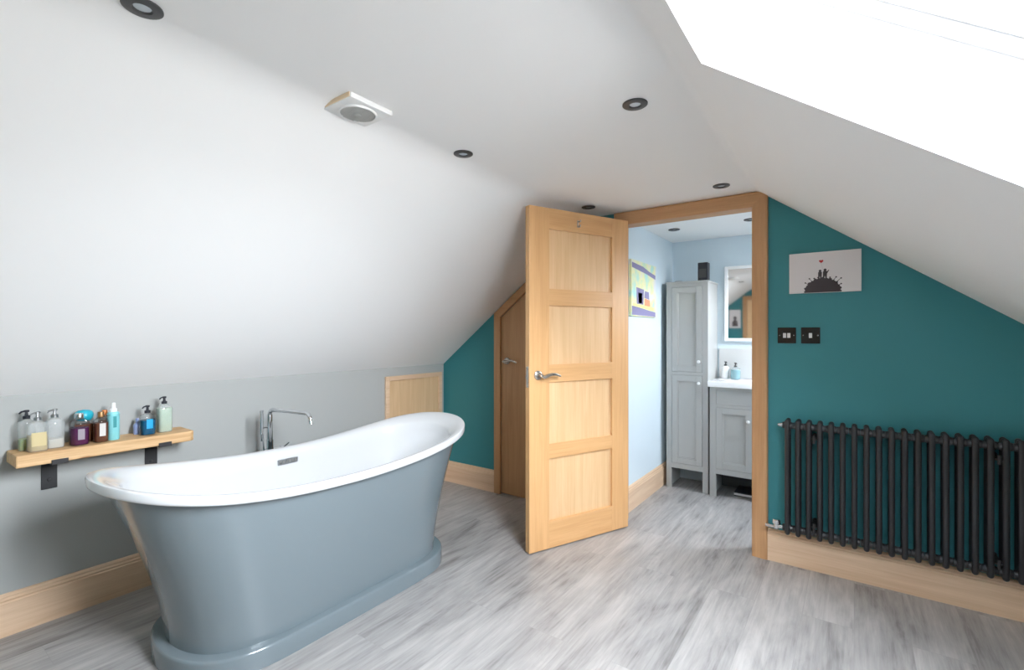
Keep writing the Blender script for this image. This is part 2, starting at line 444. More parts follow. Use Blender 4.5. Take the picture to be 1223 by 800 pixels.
# bathroom door frame: lining, stops and architrave
r = root('trim_1', (DX0, BW, 0), 'oak lining and architrave around the open bathroom doorway', 'door frame', kind='structure')
X = DX1 - DX0
LW = .022
MB().box(.0, .024, -.002, WT + .002, 0, DZ, .001).build('lining', M['oak_frame_z'], r)
mb = MB(); mb.box(X - .0, X - .024, -.002, WT + .002, .0, DZ, .001); mb.build('lining', M['oak_frame_z'], r)
mb = MB(); mb.box(.024, X - .024, -.002, WT + .002, DZ - .024, DZ, .001); mb.build('lining_head', M['oak_frame_x'], r)
mb = MB(); mb.box(X - .036, X - .024, .045, WT, 0, DZ - .024, .001); mb.build('door_stop', M['oak_frame_z'], r)
def archi(x0, x1, z0, z1, vert, flip=False):
    """moulded flat architrave, thick at the outer edge with a rounded nose"""
    mb = MB(); w = (x1 - x0) if vert else (z1 - z0)
    P = [(0, 0), (0, .012), (.004, .016), (w * .45, .018), (w * .75, .022), (w - .008, .022), (w - .002, .018), (w, .010), (w, 0)]
    if vert:
        poly = [((x1 - d) if flip else (x0 + d), -h) for d, h in P]; mb.prism(poly, 'z', z0, z1)
    else:
        poly = [(-h, z0 + d) for d, h in P]; mb.prism(poly, 'x', x0, x1)
    return mb
archi(X - .026, X + .054, 0, 2.050, True).build('architrave', M['oak_frame_z'], r, smooth=50)
archi(-.028, .026, 0, 2.050, True, True).build('architrave', M['oak_frame_z'], r, smooth=50)
archi(-.028, X + .054, 1.976, 2.0598, False).build('architrave_head', M['oak_frame_x'], r, smooth=50)

# ------------------------------------------------------------------ open bathroom door
DW, DH, DT = .762, 1.981, .042
ang = math.radians(180 + 66.43)   # leaf direction from the hinge
r = root('door_1', (-1.1926, 2.9586, 0), 'open pale oak door with four panels and a lever handle', 'door', rz=ang, kind='structure')
# local: x from hinge to free edge, room face at +y (towards the camera), z up from the floor
S = .138
rails = [(.008, .165), (.530, .614), (.974, 1.078), (1.422, 1.520), (1.868, 1.989)]
RAILS = rails
mb = MB()
mb.box(0, S, -DT, 0, .008, .008 + DH, .0015); mb.box(DW - S, DW, -DT, 0, .008, .008 + DH, .0015)
mb.build('stile', M['oak_z'], r)
mb = MB()
for a, b in rails: mb.box(S - .0005, DW - S + .0005, -DT + .0003, -.0003, a, b, .001)
mb.build('rail', M['oak_x'], r)
for (a, b), (c, d) in zip(rails, rails[1:]):
    mb = MB(); mb.box(S - .005, DW - S + .005, -DT + .013, -.013, b - .005, c + .005)
    o = mb.build('panel', M['oak_panel'], r)
def lever(m, x, y, z, sx, sy):
    """rose, neck and a gently waved lever; sx = way the lever points, sy = way it stands off"""
    m.lathe([(.0, 0), (.026, 0), (.026, sy * .007), (.022, sy * .010), (.0, sy * .010)], (x, y, z), 'y', 24, cap=False)
    m.tube([(x, y + sy * .008, z), (x, y + sy * .045, z)], .0095, 12)
    pts = [(x - sx * .008, y + sy * .048, z - .001)]
    for i in range(9):
        t = i / 8; pts.append((x + sx * (.012 + .112 * t), y + sy * (.050 + .004 * math.sin(t * PI)), z - .004 + .010 * math.sin(t * PI * 1.25 - .5)))
    m.tube(pts, .009, 12, radii=[.007, .0105, .0105, .0098, .0092, .0088, .0086, .0084, .0078, .006])
    return m
lever(MB(), DW - .057, .0005, 1.020, -1, 1).build('handle', M['brushed'], r, smooth=40)
lever(MB(), DW - .057, -DT - .0005, 1.020, -1, -1).build('handle', M['brushed'], r, smooth=40)
mb = MB(); mb.box(DW - .001, DW + .0015, -DT / 2 - .011, -DT / 2 + .011, .95, 1.07, .0005); mb.box(DW, DW + .009, -DT / 2 - .006, -DT / 2 + .006, 1.0, 1.02, .001)
mb.build('latch_plate', M['brushed'], r)
hx = DW * .543
mb = MB(); mb.box(hx - .005, hx + .005, .0005, .0035, 1.898, 1.942, .001)
mb.tube([(hx, .003, 1.934), (hx, .024, 1.930), (hx, .030, 1.940)], .0032).tube([(hx, .003, 1.908), (hx, .016, 1.899), (hx, .022, 1.903), (hx, .024, 1.912)], .0032)
mb.build('coat_hook', M['brushed'], r, smooth=40)
for z in (.25, 1.0, 1.75):
    mb = MB(); mb.tube([(-.006, -DT - .002, z - .05), (-.006, -DT - .002, z + .05)], .006, 10); mb.build('hinge', M['brushed'], r, smooth=40)

# ------------------------------------------------------------------ cupboard door under the slope
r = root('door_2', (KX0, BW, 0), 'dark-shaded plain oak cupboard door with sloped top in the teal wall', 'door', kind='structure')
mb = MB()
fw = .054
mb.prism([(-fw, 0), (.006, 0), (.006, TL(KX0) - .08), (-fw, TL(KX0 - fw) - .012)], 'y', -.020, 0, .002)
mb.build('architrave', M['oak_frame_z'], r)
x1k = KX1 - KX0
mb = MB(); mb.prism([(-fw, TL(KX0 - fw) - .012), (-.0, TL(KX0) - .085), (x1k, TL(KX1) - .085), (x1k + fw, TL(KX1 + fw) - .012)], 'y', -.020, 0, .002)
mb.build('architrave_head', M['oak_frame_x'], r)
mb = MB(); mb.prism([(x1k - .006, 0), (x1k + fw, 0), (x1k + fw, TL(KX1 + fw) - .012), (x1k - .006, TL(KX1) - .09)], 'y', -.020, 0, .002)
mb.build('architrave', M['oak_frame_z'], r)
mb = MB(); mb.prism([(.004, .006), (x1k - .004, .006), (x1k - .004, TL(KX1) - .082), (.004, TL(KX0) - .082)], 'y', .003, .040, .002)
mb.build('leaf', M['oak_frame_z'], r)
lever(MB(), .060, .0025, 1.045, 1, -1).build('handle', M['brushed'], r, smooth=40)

# ------------------------------------------------------------------ access hatch in the knee wall
o = r = root('access_hatch', (AL, 2.37, 0), 'square pale oak hatch with frame in the low grey wall behind the bath', 'hatch')
Y = .60
mb = MB()
for (a, b, c, d) in ((0, .034, .26, .932), (Y - .034, Y, .26, .932), (.034, Y - .034, .898, .932), (.034, Y - .034, .26, .294)):
    mb.box(.001, .020, a, b, c, d, .002)
mb.build('frame', M['oak_pale_y'], r)
MB().box(.001, .008, .035, Y - .035, .295, .897, .001).build('panel', wood('hatch_veneer', (.58, .375, .20), (.74, .53, .32), 'z'), r)

# ------------------------------------------------------------------ bath
AC, BC = -2.1244, 1.357
def st(W, L, n, N=176):
    out = []
    for i in range(N):
        p = 2 * PI * i / N; s = math.sin(p); c = math.cos(p)
        y = s
        x = math.copysign(max(1 - abs(y) ** n, 0) ** .5, c) if abs(c) > 1e-9 else 0
        out.append((W * x, L * y))
    return out
def zt(y): t = y / .872; return .6505 + .0945 * t * t + .0112 * t ** 4
r = root('bathtub', (AC, BC, 0), 'freestanding double-ended bath with white inside and blue-grey outside', 'bath')
HP = .0763
mb = MB()
def lvl(W, L, n, z): return [(x, y, z) for x, y in st(W, L, n)]
mb.loops([lvl(.3312, .6743, 6, 0), lvl(.3312, .6743, 6, HP - .012), lvl(.3288, .6719, 6, HP - .003), lvl(.323, .666, 6, HP), lvl(.27, .61, 6, HP)], cap0=True, cap1=True)
mb.build('plinth', M['tub_grey'], r, smooth=50)
B0 = st(.2916, .6347, 6); B1 = st(.338, .828, 5.3)
rings = []
for k in range(17):
    v = k / 16; w = v ** 1.45
    rg = []
    for (xa, ya), (xb, yb) in zip(B0, B1):
        x = xa + (xb - xa) * w; y = ya + (yb - ya) * w
        z = HP + (zt(yb) - .034 - HP) * v
        rg.append((x, y, z))
    rings.append(rg)
mb = MB(); mb.loops(rings); mb.build('outer_skin', M['tub_grey'], r, smooth=60)
# white rim and inside, one surface
RW, RL, RN = .3713, .872, 5.35
def rl(dw, dl, dz, n=RN):
    return [(x, y, zt(y) + dz) for x, y in st(RW - dw, RL - dl, n)]
rings = [rl(.036, .046, -.036), rl(.004, .006, -.036), rl(.0005, .0005, -.032), rl(0, 0, -.026), rl(0, 0, -.006), rl(.002, .002, -.001), rl(.007, .007, .0005),
         rl(.026, .030, -.002), rl(.036, .046, -.005), rl(.050, .070, -.014), rl(.060, .090, -.024), rl(.066, .102, -.036)]
top_in = st(RW - .066, RL - .102, RN); bot_in = st(.20, .50, 4)
for k in range(1, 13):
    v = k / 12; w = 1 - (1 - v) ** 1.0
    rg = []
    e = v ** 1.9
    for (xa, ya), (xb, yb) in zip(top_in, bot_in):
        za = zt(ya) - .036; zb = .21
        zz = za + (zb - za) * (1 - (1 - v) ** 1.35)
        rg.append((xa + (xb - xa) * e, ya + (yb - ya) * e, zz))
    rings.append(rg)
rings.append([(x * .5, y * .5, .200) for x, y in bot_in]); rings.append([(x * .05, y * .05, .197) for x, y in bot_in])
mb = MB(); mb.loops(rings, cap1=True); mb.build('rim_and_basin', M['tub_white'], r, smooth=60)
mb = MB(); mb.box(-.306, -.296, -.052, .056, .574, .602, .003); o = mb.build('overflow', M['grey_metal'], r); o['label'] = 'chrome overflow slot plate'
mb = MB()
for i in range(6): mb.box(-.297, -.2945, -.044 + i * .016, -.034 + i * .016, .581, .595, .001)
mb.build('grille', M['brushed'], o)
mb = MB(); mb.lathe([(.035, 0), (.035, .004), (.03, .006), (.0005, .006)], (0, 0, .198), 'z', 24); mb.build('waste', M['chrome'], r, smooth=40)

# ------------------------------------------------------------------ bath tap (floor standing, behind the bath)
tp = (-2.68, 1.395, 0)
r = root('bath_tap', tp, 'tall chrome bath mixer tap standing between the bath and the low grey wall', 'tap')
mb = MB(); mb.lathe([(.04, 0), (.04, .008), (.034, .012), (.018, .014)], (0, 0, 0), 'z', 28); mb.lathe([(.016, .012), (.016, .60), (.016, .61)], (0, 0, 0), 'z', 20)
mb.build('standpipe', M['chrome'], r, smooth=40)
d = Vector((.34, .045, 0)); dn = d.normalized()
pts = [Vector((0, 0, .6)), Vector((0, 0, .70)), Vector((0, 0, .80))]
for i in range(1, 6):
    t = i / 5 * PI / 2; pts.append(Vector((0, 0, .80)) + dn * (.03 * (1 - math.cos(t))) + Vector((0, 0, .03 * math.sin(t))))
pts += [dn * .15 + Vector((0, 0, .832)), dn * .30 + Vector((0, 0, .832))]
for i in range(1, 6):
    t = i / 5 * PI / 2.3; pts.append(dn * (.30 + .035 * math.sin(t)) + Vector((0, 0, .832 - .035 * (1 - math.cos(t)))))
pts.append(pts[-1] + dn * .006 + Vector((0, 0, -.025)))
rad = [.0165, .0165, .015] + [.012] * 5 + [.0095] * (len(pts) - 8)
mb = MB(); mb.tube(pts, .01, 14, rad); mb.build('spout', M['chrome'], r, smooth=50)
mb = MB(); mb.tube([(0, -.045, .60), (0, .075, .60)], .013, 14); mb.tube([(0, 0, .585), (0, 0, .66)], .02, 16); mb.build('mixer_body', M['chrome'], r, smooth=40)
mb = MB(); mb.tube([(0, .06, .60), (0, .075, .60), (.004, .082, .60)], .015, 14); mb.tube([(0, .076, .604), (.012, .105, .628)], .0055, 10); mb.build('lever', M['chrome'], r, smooth=40)
mb = MB(); mb.tube([(0, -.045, .66), (0, -.045, .70), (0, -.045, .745), (0, -.045, .83)], .008, 12, [.006, .0075, .0095, .0095]); mb.build('handset', M['chrome'], r, smooth=40)
mb = MB(); mb.tube([(0, -.005, .735), (0, -.045, .735)], .007, 10); mb.build('handset_holder', M['chrome'], r, smooth=40)
pts = [(.012, -.045, .70)] + [(.02 + .01 * math.sin(t), -.022 - .022 * math.cos(t), .62 - .30 * math.sin(t)) for t in [PI * i / 12 for i in range(13)]]
mb = MB(); mb.tube(pts, .0045, 8); mb.build('hose', M['chrome'], r, smooth=50)

# ------------------------------------------------------------------ shelf on the low wall
r = root('wall_shelf', (AL, .39, .722), 'chunky pine plank shelf on black iron brackets on the low grey wall', 'shelf')
SHX = .185
mb = MB(); mb.prism([(.004, 0.002), (SHX, .004), (SHX, .615), (.172, .634), (.012, .636), (.004, .625)], 'z', 0, .049, .004)
mb.build('plank', M['pine'], r)
for yb in (.133, .507):
    mb = MB()
    w = .052
    mb.box(.001, .006, yb - w / 2, yb + w / 2, -.145, .0, .0008)
    mb.box(.001, SHX + .005, yb - w / 2, yb + w / 2, -.006, -.0005, .0008)
    mb.box(SHX + .0005, SHX + .006, yb - w / 2, yb + w / 2, -.006, .014, .0008)
    o = mb.build('bracket', M['black_iron'], r)
    mb = MB(); mb.lathe([(.008, .0062), (.006, .009), (.0005, .0095)], (0, yb, -.105), 'x', 12); mb.build('screw', M['black_iron'], o, smooth=40)

SZ = .722 + .0495
def sq(w, dpt, z, n=24, e=4):
    """rounded-square loop"""
    out = []
    for i in range(n):
        t = 2 * PI * i / n; c, s = math.cos(t), math.sin(t)
        out.append((w * math.copysign(abs(c) ** (2 / e), c), dpt * math.copysign(abs(s) ** (2 / e), s), z))
    return out
def pump(m, z, big=1.0, dirv=(0, 1)):
    m.lathe([(.012 * big, z), (.012 * big, z + .012), (.006, z + .014), (.0045, z + .028)], (0, 0, 0), 'z', 14)
    m.lathe([(.009, z + .028), (.009, z + .036), (.004, z + .037)], (0, 0, 0), 'z', 14)
    m.tube([(0, 0, z + .032), (dirv[0] * .02, dirv[1] * .02, z + .032), (dirv[0] * .028, dirv[1] * .028, z + .026)], .0035, 8)
    return m
def bottle(name, x, y, label, cat, w, h, liq, fill, cap, group='bottles on the pine shelf', e=4, d=None, z=SZ, neck=.35, body=None, lab=None, top='pump', capmat=None, rz=.0):
    r = root(name, (x, y, z), label, cat, group, rz=rz)
    d = d or w
    hw, hd = w / 2, d / 2
    sh = h * .90
    rings = [sq(hw * .90, hd * .90, 0, e=e), sq(hw, hd, .004, e=e), sq(hw, hd, sh - .01, e=e), sq(hw * .93, hd * .93, sh - .003, e=e), sq(hw * (neck + .25), hd * (neck + .25), sh + .3 * (h - sh), e=3), sq(hw * neck, hd * neck, h, e=2)]
    mb = MB(); mb.loops(rings, cap0=True, cap1=True); mb.build('bottle_body', body or M['glass'], r, smooth=50)
    if liq is not None:
        g = .93
        top_z = sh * fill
        mb = MB(); mb.loops([sq(hw * .86, hd * .86, .003, e=e), sq(hw * g, hd * g, .006, e=e), sq(hw * g, hd * g, top_z, e=e)], cap0=True, cap1=True)
        mb.build('liquid', liq, r, smooth=50)
    if lab:
        lm, lz0, lz1, lw = lab
        mb = MB()
        # a paper patch wrapped over the side that faces the bath (+x)
        full = sq(hw + .0008, hd + .0008, 0, n=48, e=e)
        sel = [p for p in full if p[0] > 0 and abs(p[1]) <= hd * lw + 1e-6]
        sel.sort(key=lambda p: p[1])
        lo = [mb.bm.verts.new((p[0], p[1], lz0 * h)) for p in sel]; hi = [mb.bm.verts.new((p[0], p[1], lz1 * h)) for p in sel]
        for i in range(len(sel) - 1): mb.bm.faces.new((lo[i], lo[i + 1], hi[i + 1], hi[i]))
        mb.build('label', lm, r, smooth=60)
    mb = MB()
    if top == 'pump': pump(mb, h - .002, 1.0, (.5, -.85)); nm = 'pump'
    elif top == 'tall': mb.lathe([(hw * .62, h - .003), (hw * .62, h + .012), (hw * .40, h + .016), (hw * .36, h + .040), (.001, h + .042)], (0, 0, 0), 'z', 20); nm = 'cap'
    elif top == 'round': mb.lathe([(hw * .70, h - .022), (hw * .95, h - .010), (hw * 1.0, h + .002), (hw * .9, h + .014), (hw * .6, h + .023), (.001, h + .026)], (0, 0, 0), 'z', 20); nm = 'cap'
    else: mb.lathe([(hw * .45, h - .003), (hw * .45, h + .018), (hw * .40, h + .021), (.001, h + .021)], (0, 0, 0), 'z', 20); nm = 'cap'
    mb.build(nm, capmat or M['grey_metal'], r, smooth=40)
    return r
SX = AL
G = 'bottles'
BOT = []
bottle('soap_bottle', SX + .060, .443, 'clear pump bottle of green soap at the back of the shelf end', 'bottle', .052, .132, M['liq_green'], .40, None, capmat=M['black_plastic'])
bottle('soap_bottle', SX + .120, .466, 'clear pump bottle half full of golden soap at the front of the shelf', 'bottle', .062, .128, M['liq_gold'], .55, None, lab=(M['label_gold'], .18, .62, .75), capmat=M['grey_metal'])
bottle('lotion_bottle', SX + .100, .522, 'clear pump bottle with a little cream lotion, beside the golden soap', 'bottle', .060, .130, M['liq_cream'], .34, None, capmat=M['grey_metal'])
bottle('bath_oil_bottle', SX + .115, .599, 'dark plum bath oil bottle with silver cap and clear shoulder', 'bottle', .068, .116, M['liq_plum'], .72, None, body=M['glass_clear'], neck=.45, lab=(M['label_dark'], .22, .62, .4), top='cap', capmat=M['chrome'], e=2.4)
bottle('bubble_bath_bottle', SX + .055, .628, 'bottle with round bright cyan cap behind the plum bath oil', 'bottle', .068, .118, M['liq_rust'], .75, None, body=M['glass_clear'], neck=.6, top='round', capmat=M['cyan'], e=2)
bottle('shower_gel_bottle', SX + .120, .672, 'brown bath oil bottle with bronze cap and pale label', 'bottle', .052, .114, M['liq_brown'], .85, None, body=M['glass_clear'], lab=(M['label_pale'], .25, .75, .5), top='cap', capmat=M['gold'], e=3)
bottle('shower_gel_bottle', SX + .060, .700, 'brown bottle with orange cap behind the bronze-capped one', 'bottle', .046, .112, M['liq_rust'], .85, None, body=M['glass_clear'], top='cap', neck=.5, capmat=M['orange'], e=2.5)
bottle('foam_bottle', SX + .110, .719, 'pale aqua bottle with a tall white cap', 'bottle', .046, .128, None, 0, None, body=M['aqua'], neck=.75, lab=(M['label_teal'], .45, .85, .28), top='tall', capmat=M['white_plastic'], e=2)
bottle('travel_bottle', SX + .055, .826, 'small lavender-blue bottle behind the dark blue wash', 'bottle', .034, .055, None, 0, None, body=M['lavender'], top='cap', capmat=M['lavender'], e=2)
bottle('body_wash_bottle', SX + .105, .851, 'dark blue pump bottle of body wash with a bright blue label', 'bottle', .062, .106, M['liq_blue'], .74, None, body=M['glass_clear'], lab=(M['label_blue'], .3, .72, .45), capmat=M['black_plastic'], e=3)
bottle('body_wash_bottle', SX + .090, .925, 'tall pale mint green pump bottle at the right end of the shelf', 'bottle', .062, .140, M['liq_mint'], .93, None, capmat=M['black_plastic'], e=3.5)

# ------------------------------------------------------------------ recessed ceiling lights
def downlight(x, y, label):
    r = root('downlight', (x, y, ZC), label, 'ceiling light', 'recessed ceiling lights')
    mb = MB(); mb.lathe([(.043, -.0005), (.043, -.004), (.040, -.006), (.022, -.0065), (.019, -.004), (.018, -.0005)], (0, 0, 0), 'z', 36, cap=False)
    mb.build('bezel', M['bezel'], r, smooth=40)
    mb = MB(); mb.lathe([(.0185, -.0008), (.0185, -.0022), (.014, -.003), (.0005, -.0032)], (0, 0, 0), 'z', 24); mb.build('lens', M['lens'], r, smooth=40)
    return r
d0 = downlight(-1.42, .425, 'pewter ceiling spotlight nearest the camera, above the shelf end of the bath')
for (x, y, l) in ((-1.415, 1.603, 'pewter ceiling spotlight beyond the square extractor vent, left row'),
                  (-.622, 1.606, 'pewter ceiling spotlight nearest the roof window corner'),
                  (-.585, 2.764, 'pewter ceiling spotlight above the bathroom door frame'),
                  (-1.368, 2.742, 'pewter ceiling spotlight just above the top of the open oak door'),
                  (-1.127, 3.718, 'ceiling spotlight inside the bathroom above the tall cabinet'),
                  (-.592, 3.70, 'ceiling spotlight inside the bathroom cut by the door frame')):
    c = copy_tree(d0); c.location = (x, y, ZC); c['label'] = l

# ------------------------------------------------------------------ extractor vent
r = root('extractor_vent', (-1.432, 1.06, ZC), 'white square extractor vent with round grey grille on the ceiling', 'vent')
mb = MB(); mb.box(-.085, .082, -.088, .088, -.020, -.0005, .004); mb.lathe([(.066, -.020), (.064, -.026), (.060, -.026), (.060, -.0205)], (0, 0, 0), 'z', 40, cap=False)
mb.build('plate', M['white_plastic'], r, smooth=40)
o = MB().box(-.080, .076, -.0905, -.0865, -.016, -.001, .001).build('warm_tint_strip', plain('warm_light_tan', (.84, .66, .46), .6), r); o['label'] = 'tan strip painting warm light on the vent edge'  # warm light on this edge of the plate, put in as a tan strip
mb = MB()
for k in range(-7, 8):
    x = k * .0078; hh = math.sqrt(max(.059 ** 2 - x * x, 1e-6)); mb.box(x - .0012, x + .0012, -hh, hh, -.0255, -.0205)
mb.lathe([(.012, -.0205), (.012, -.027), (.009, -.028), (.0005, -.028)], (0, 0, 0), 'z', 16)
mb.build('grille', plain('grey_vent_plastic', (.50, .50, .48), .5), r)

# ------------------------------------------------------------------ canvas print on the teal wall
cx0, cx1, cz0, cz1 = -.287, .030, 1.474, 1.688
r = root('canvas_print', (cx0, BW, cz0), 'white canvas print of two figures with a red heart on a dark hill', 'picture')
W_, H_ = cx1 - cx0, cz1 - cz0
MB().box(0, W_, -.018, -.0005, 0, H_, .001).build('canvas', M['canvas'], r)
mb = MB(); yy = (-.0186, -.0181)
def disc_poly(cx, cz, rx, rz, a0, a1, n): return [(cx + rx * math.cos(a0 + (a1 - a0) * i / n), cz + rz * math.sin(a0 + (a1 - a0) * i / n)) for i in range(n + 1)]
# the hill: a dome with uneven edge
dome = []
for i in range(41):
    t = PI * i / 40; k = 1 + .04 * math.sin(i * 2.3) + .03 * math.sin(i * 5.1)
    dome.append((.152 + .083 * k * math.cos(t), max(.0015, .0015 + .076 * k * math.sin(t))))
mb.prism(dome, 'y', *yy)
mb.build('printed_hill', M['ink'], r)
for (ang_, ln) in ((2.5, .020), (2.2, .024), (2.0, .014), (1.8, .012), (.95, .026), (.75, .034), (1.2, .014), (.5, .016)):
    t = ang_; b = Vector((.152 + .076 * math.cos(t), .0015 + .068 * math.sin(t)))
    u = Vector((math.cos(t), math.sin(t))); n = Vector((-u.y, u.x)); tip = b + u * ln
    mb = MB(); mb.prism([tuple(b - n * .0022), tuple(tip - u * .004 - n * .0009), tuple(tip - u * .001 - n * .0045), tuple(tip + u * .0035 - n * .002), tuple(tip + u * .0030 + n * .0025), tuple(tip - u * .0012 + n * .0042), tuple(tip - u * .004 + n * .0009), tuple(b + n * .0022)], 'y', *yy)
    mb.build('printed_plant', M['ink'], r)
def figure(cx, zb, h, lean):
    m = MB(); w = h * .17
    m.prism([(cx - w, zb), (cx - w * .25, zb), (cx, zb + h * .3), (cx + w * .25, zb), (cx + w, zb), (cx + w * 1.1 + lean, zb + h * .72), (cx + w * .4 + lean, zb + h * .80), (cx - w * .5 + lean, zb + h * .80), (cx - w * 1.1 + lean, zb + h * .70)], 'y', *yy)
    m.prism(disc_poly(cx + lean, zb + h * .89, w * .8, h * .12, 0, 2 * PI - .4, 12), 'y', *yy)
    return m
figure(.140, .074, .046, .001).build('printed_figure', M['ink'], r)
m = figure(.162, .074, .050, .001); m.prism([(.166, .100), (.178, .118), (.181, .115), (.170, .095)], 'y', *yy); m.build('printed_figure', M['ink'], r)
hp = []
for i in range(32):
    t = 2 * PI * i / 32; hp.append((.146 + .00062 * 16 * math.sin(t) ** 3, .164 + .00062 * (13 * math.cos(t) - 5 * math.cos(2 * t) - 2 * math.cos(3 * t) - math.cos(4 * t))))
MB().prism(hp, 'y', *yy).build('printed_heart', M['red'], r)
MB().prism([(.1457, .155), (.1463, .155), (.1545, .120), (.1539, .120)], 'y', *yy).build('printed_string', M['label_dark'], r)

# ------------------------------------------------------------------ light switches
for (x0, x1, n, lab) in ((-.344, -.256, 2, 'dark nickel double light switch next to the door frame'), (-.233, -.146, 1, 'dark nickel single light switch, further from the door frame')):
    r = root('light_switch', (x0, BW, 1.205), lab, 'switch', 'light switches')
    w = x1 - x0
    MB().box(0, w, -.007, -.0005, 0, .086, .002).build('plate', M['dark_nickel'], r)
    for k in range(n):
        c = w / 2 + (k - (n - 1) / 2) * .020
        mb = MB(); mb.box(c - .0075, c + .0075, -.012, -.006, .030, .056, .0015); mb.build('rocker', M['white_plastic'], r)
    for xx in (w * .12, w * .88):
        mb = MB(); mb.lathe([(.0035, -.0075), (.003, -.0085), (.0005, -.0088)], (xx, 0, .043), 'y', 10); mb.build('screw', M['chrome'], r)

# ------------------------------------------------------------------ column radiator
P = .0482; NSEC = 23
r = root('radiator', (-.288, BW, 0), 'long anthracite column radiator on the teal wall', 'radiator')
ZB, ZT = .192, .803
def rad_section():
    m = MB()
    yf, yr = -.098, -.042; R = .0125
    for y in (yf, (yf + yr) / 2, yr):
        m.tube([(0, y, ZB), (0, y, ZB + .004), (0, y, ZB + .012), (0, y, ZT - .012), (0, y, ZT - .004), (0, y, ZT)], R, 14, [R * .35, R * .8, R, R, R * .8, R * .35])
    for z in (ZB + .033, ZT - .033):
        m.tube([(0, yf, z), (0, yr, z)], .015, 12)
        m.tube([(-P / 2 + .0006, (yf + yr) / 2 - .014, z), (-P / 4, (yf + yr) / 2 - .014, z), (P / 4, (yf + yr) / 2 - .014, z), (P / 2 - .0006, (yf + yr) / 2 - .014, z)], .018, 14, [.0165, .019, .019, .0165])
    return m
c0 = rad_section().build('column', M['anthracite'], r, smooth=45)
for i in range(1, NSEC):
    c = c0.copy(); COL.objects.link(c); c.parent = r; c.location = (i * P, 0, 0)
yc = -.084
mb = MB(); mb.tube([(-P / 2 - .022, yc, ZT - .033), (-P / 2 - .012, yc, ZT - .033), (-P / 2 + .001, yc, ZT - .033)], .010, 12, [.006, .010, .012]); o = mb.build('bleed_plug', M['chrome'], r, smooth=40)
mb = MB(); mb.tube([(-P / 2 + .001, yc, ZB + .033), (-.060, yc, ZB + .033)], .011, 14); mb.tube([(-.052, yc, ZB + .018), (-.052, yc, ZB + .050)], .013, 14)
mb.tube([(-.105, yc, ZB + .026), (-.04, yc, ZB + .026)], .0095, 12); o = mb.build('valve', M['chrome'], r, smooth=40); o['label'] = 'chrome angled valve'
mb = MB(); mb.lathe([(.014, ZB + .042), (.019, ZB + .045), (.019, ZB + .063), (.015, ZB + .067), (.0005, ZB + .068)], (-.052, yc, 0), 'z', 20); mb.build('valve_cap', M['chrome'], o, smooth=40)
for bx in (2.5 * P, 16.5 * P):
    for z in (.265, .715):
        mb = MB(); mb.box(bx - .012, bx + .012, -.115, -.0005, z - .004, z + .004, .001); mb.lathe([(.014, -.001), (.014, -.006)], (bx, 0, z), 'y', 12); mb.tube([(bx, -.118, z - .02), (bx, -.118, z + .02)], .006, 8)
        mb.build('wall_bracket', M['black_iron'], r)

# ------------------------------------------------------------------ bathroom furniture
CBF = 3.942
def framed_door(m, x0, x1, z0, z1, y, t=.018, s=.055):
    """shaker door front facing -y"""
    m.box(x0, x0 + s, y - t, y, z0, z1, .0015); m.box(x1 - s, x1, y - t, y, z0, z1, .0015)
    m.box(x0 + s - .0003, x1 - s + .0003, y - t, y, z0, z0 + s, .0015); m.box(x0 + s - .0003, x1 - s + .0003, y - t, y, z1 - s, z1, .0015)
    m.box(x0 + s - .003, x1 - s + .003, y - t + .009, y - .002, z0 + s - .003, z1 - s + .003)
    # bead inside the frame
    for a, b, c, d in ((x0 + s, x0 + s + .008, z0 + s, z1 - s), (x1 - s - .008, x1 - s, z0 + s, z1 - s), (x0 + s, x1 - s, z0 + s, z0 + s + .008), (x0 + s, x1 - s, z1 - s - .008, z1 - s)):
        m.box(a, b, y - t + .004, y - .003, c, d, .001)
    return m
def knob(x, y, z):
    m = MB(); m.lathe([(.006, 0), (.005, -.010), (.011, -.014), (.013, -.020), (.010, -.026), (.0005, -.028)], (x, y, z), 'y', 18); return m
r = root('tall_cabinet', (-1.258, CBF, 0), 'tall pale grey bathroom cabinet with two panelled doors', 'cabinet')
cw = .326; cd = BATH_B - CBF - .002; chh = 1.665
mb = MB()
mb.box(0, .020, .019, cd, .0, chh, .001); mb.box(cw - .020, cw, .019, cd, .0, chh, .001); mb.box(.02, cw - .02, .019, cd, .165, .185); mb.box(.02, cw - .02, cd - .01, cd, .165, chh); mb.box(.02, cw - .02, .019, cd, .93, .948)
mb.box(0, .042, 0, .019, 0, chh, .001); mb.box(cw - .042, cw, 0, .019, 0, chh, .001)
mb.box(.042, cw - .042, 0, .019, chh - .03, chh); mb.box(.042, cw - .042, 0, .019, .165, .205)
mb.box(.042, cw - .042, 0, .019, .925, .950)
mb.build('carcass', M['cab_grey'], r)
MB().box(-.006, cw + .006, -.006, cd, chh, chh + .014, .003).build('top', M['cab_grey'], r)
for (a, b, kz) in ((.952, chh - .032, 1.035), (.207, .923, .865)):
    o = framed_door(MB(), .044, cw - .044, a, b, .017, s=.045).build('door', M['cab_grey'], r)
    knob(cw - .066, -.001, kz).build('knob', M['white_plastic'], o, smooth=40)

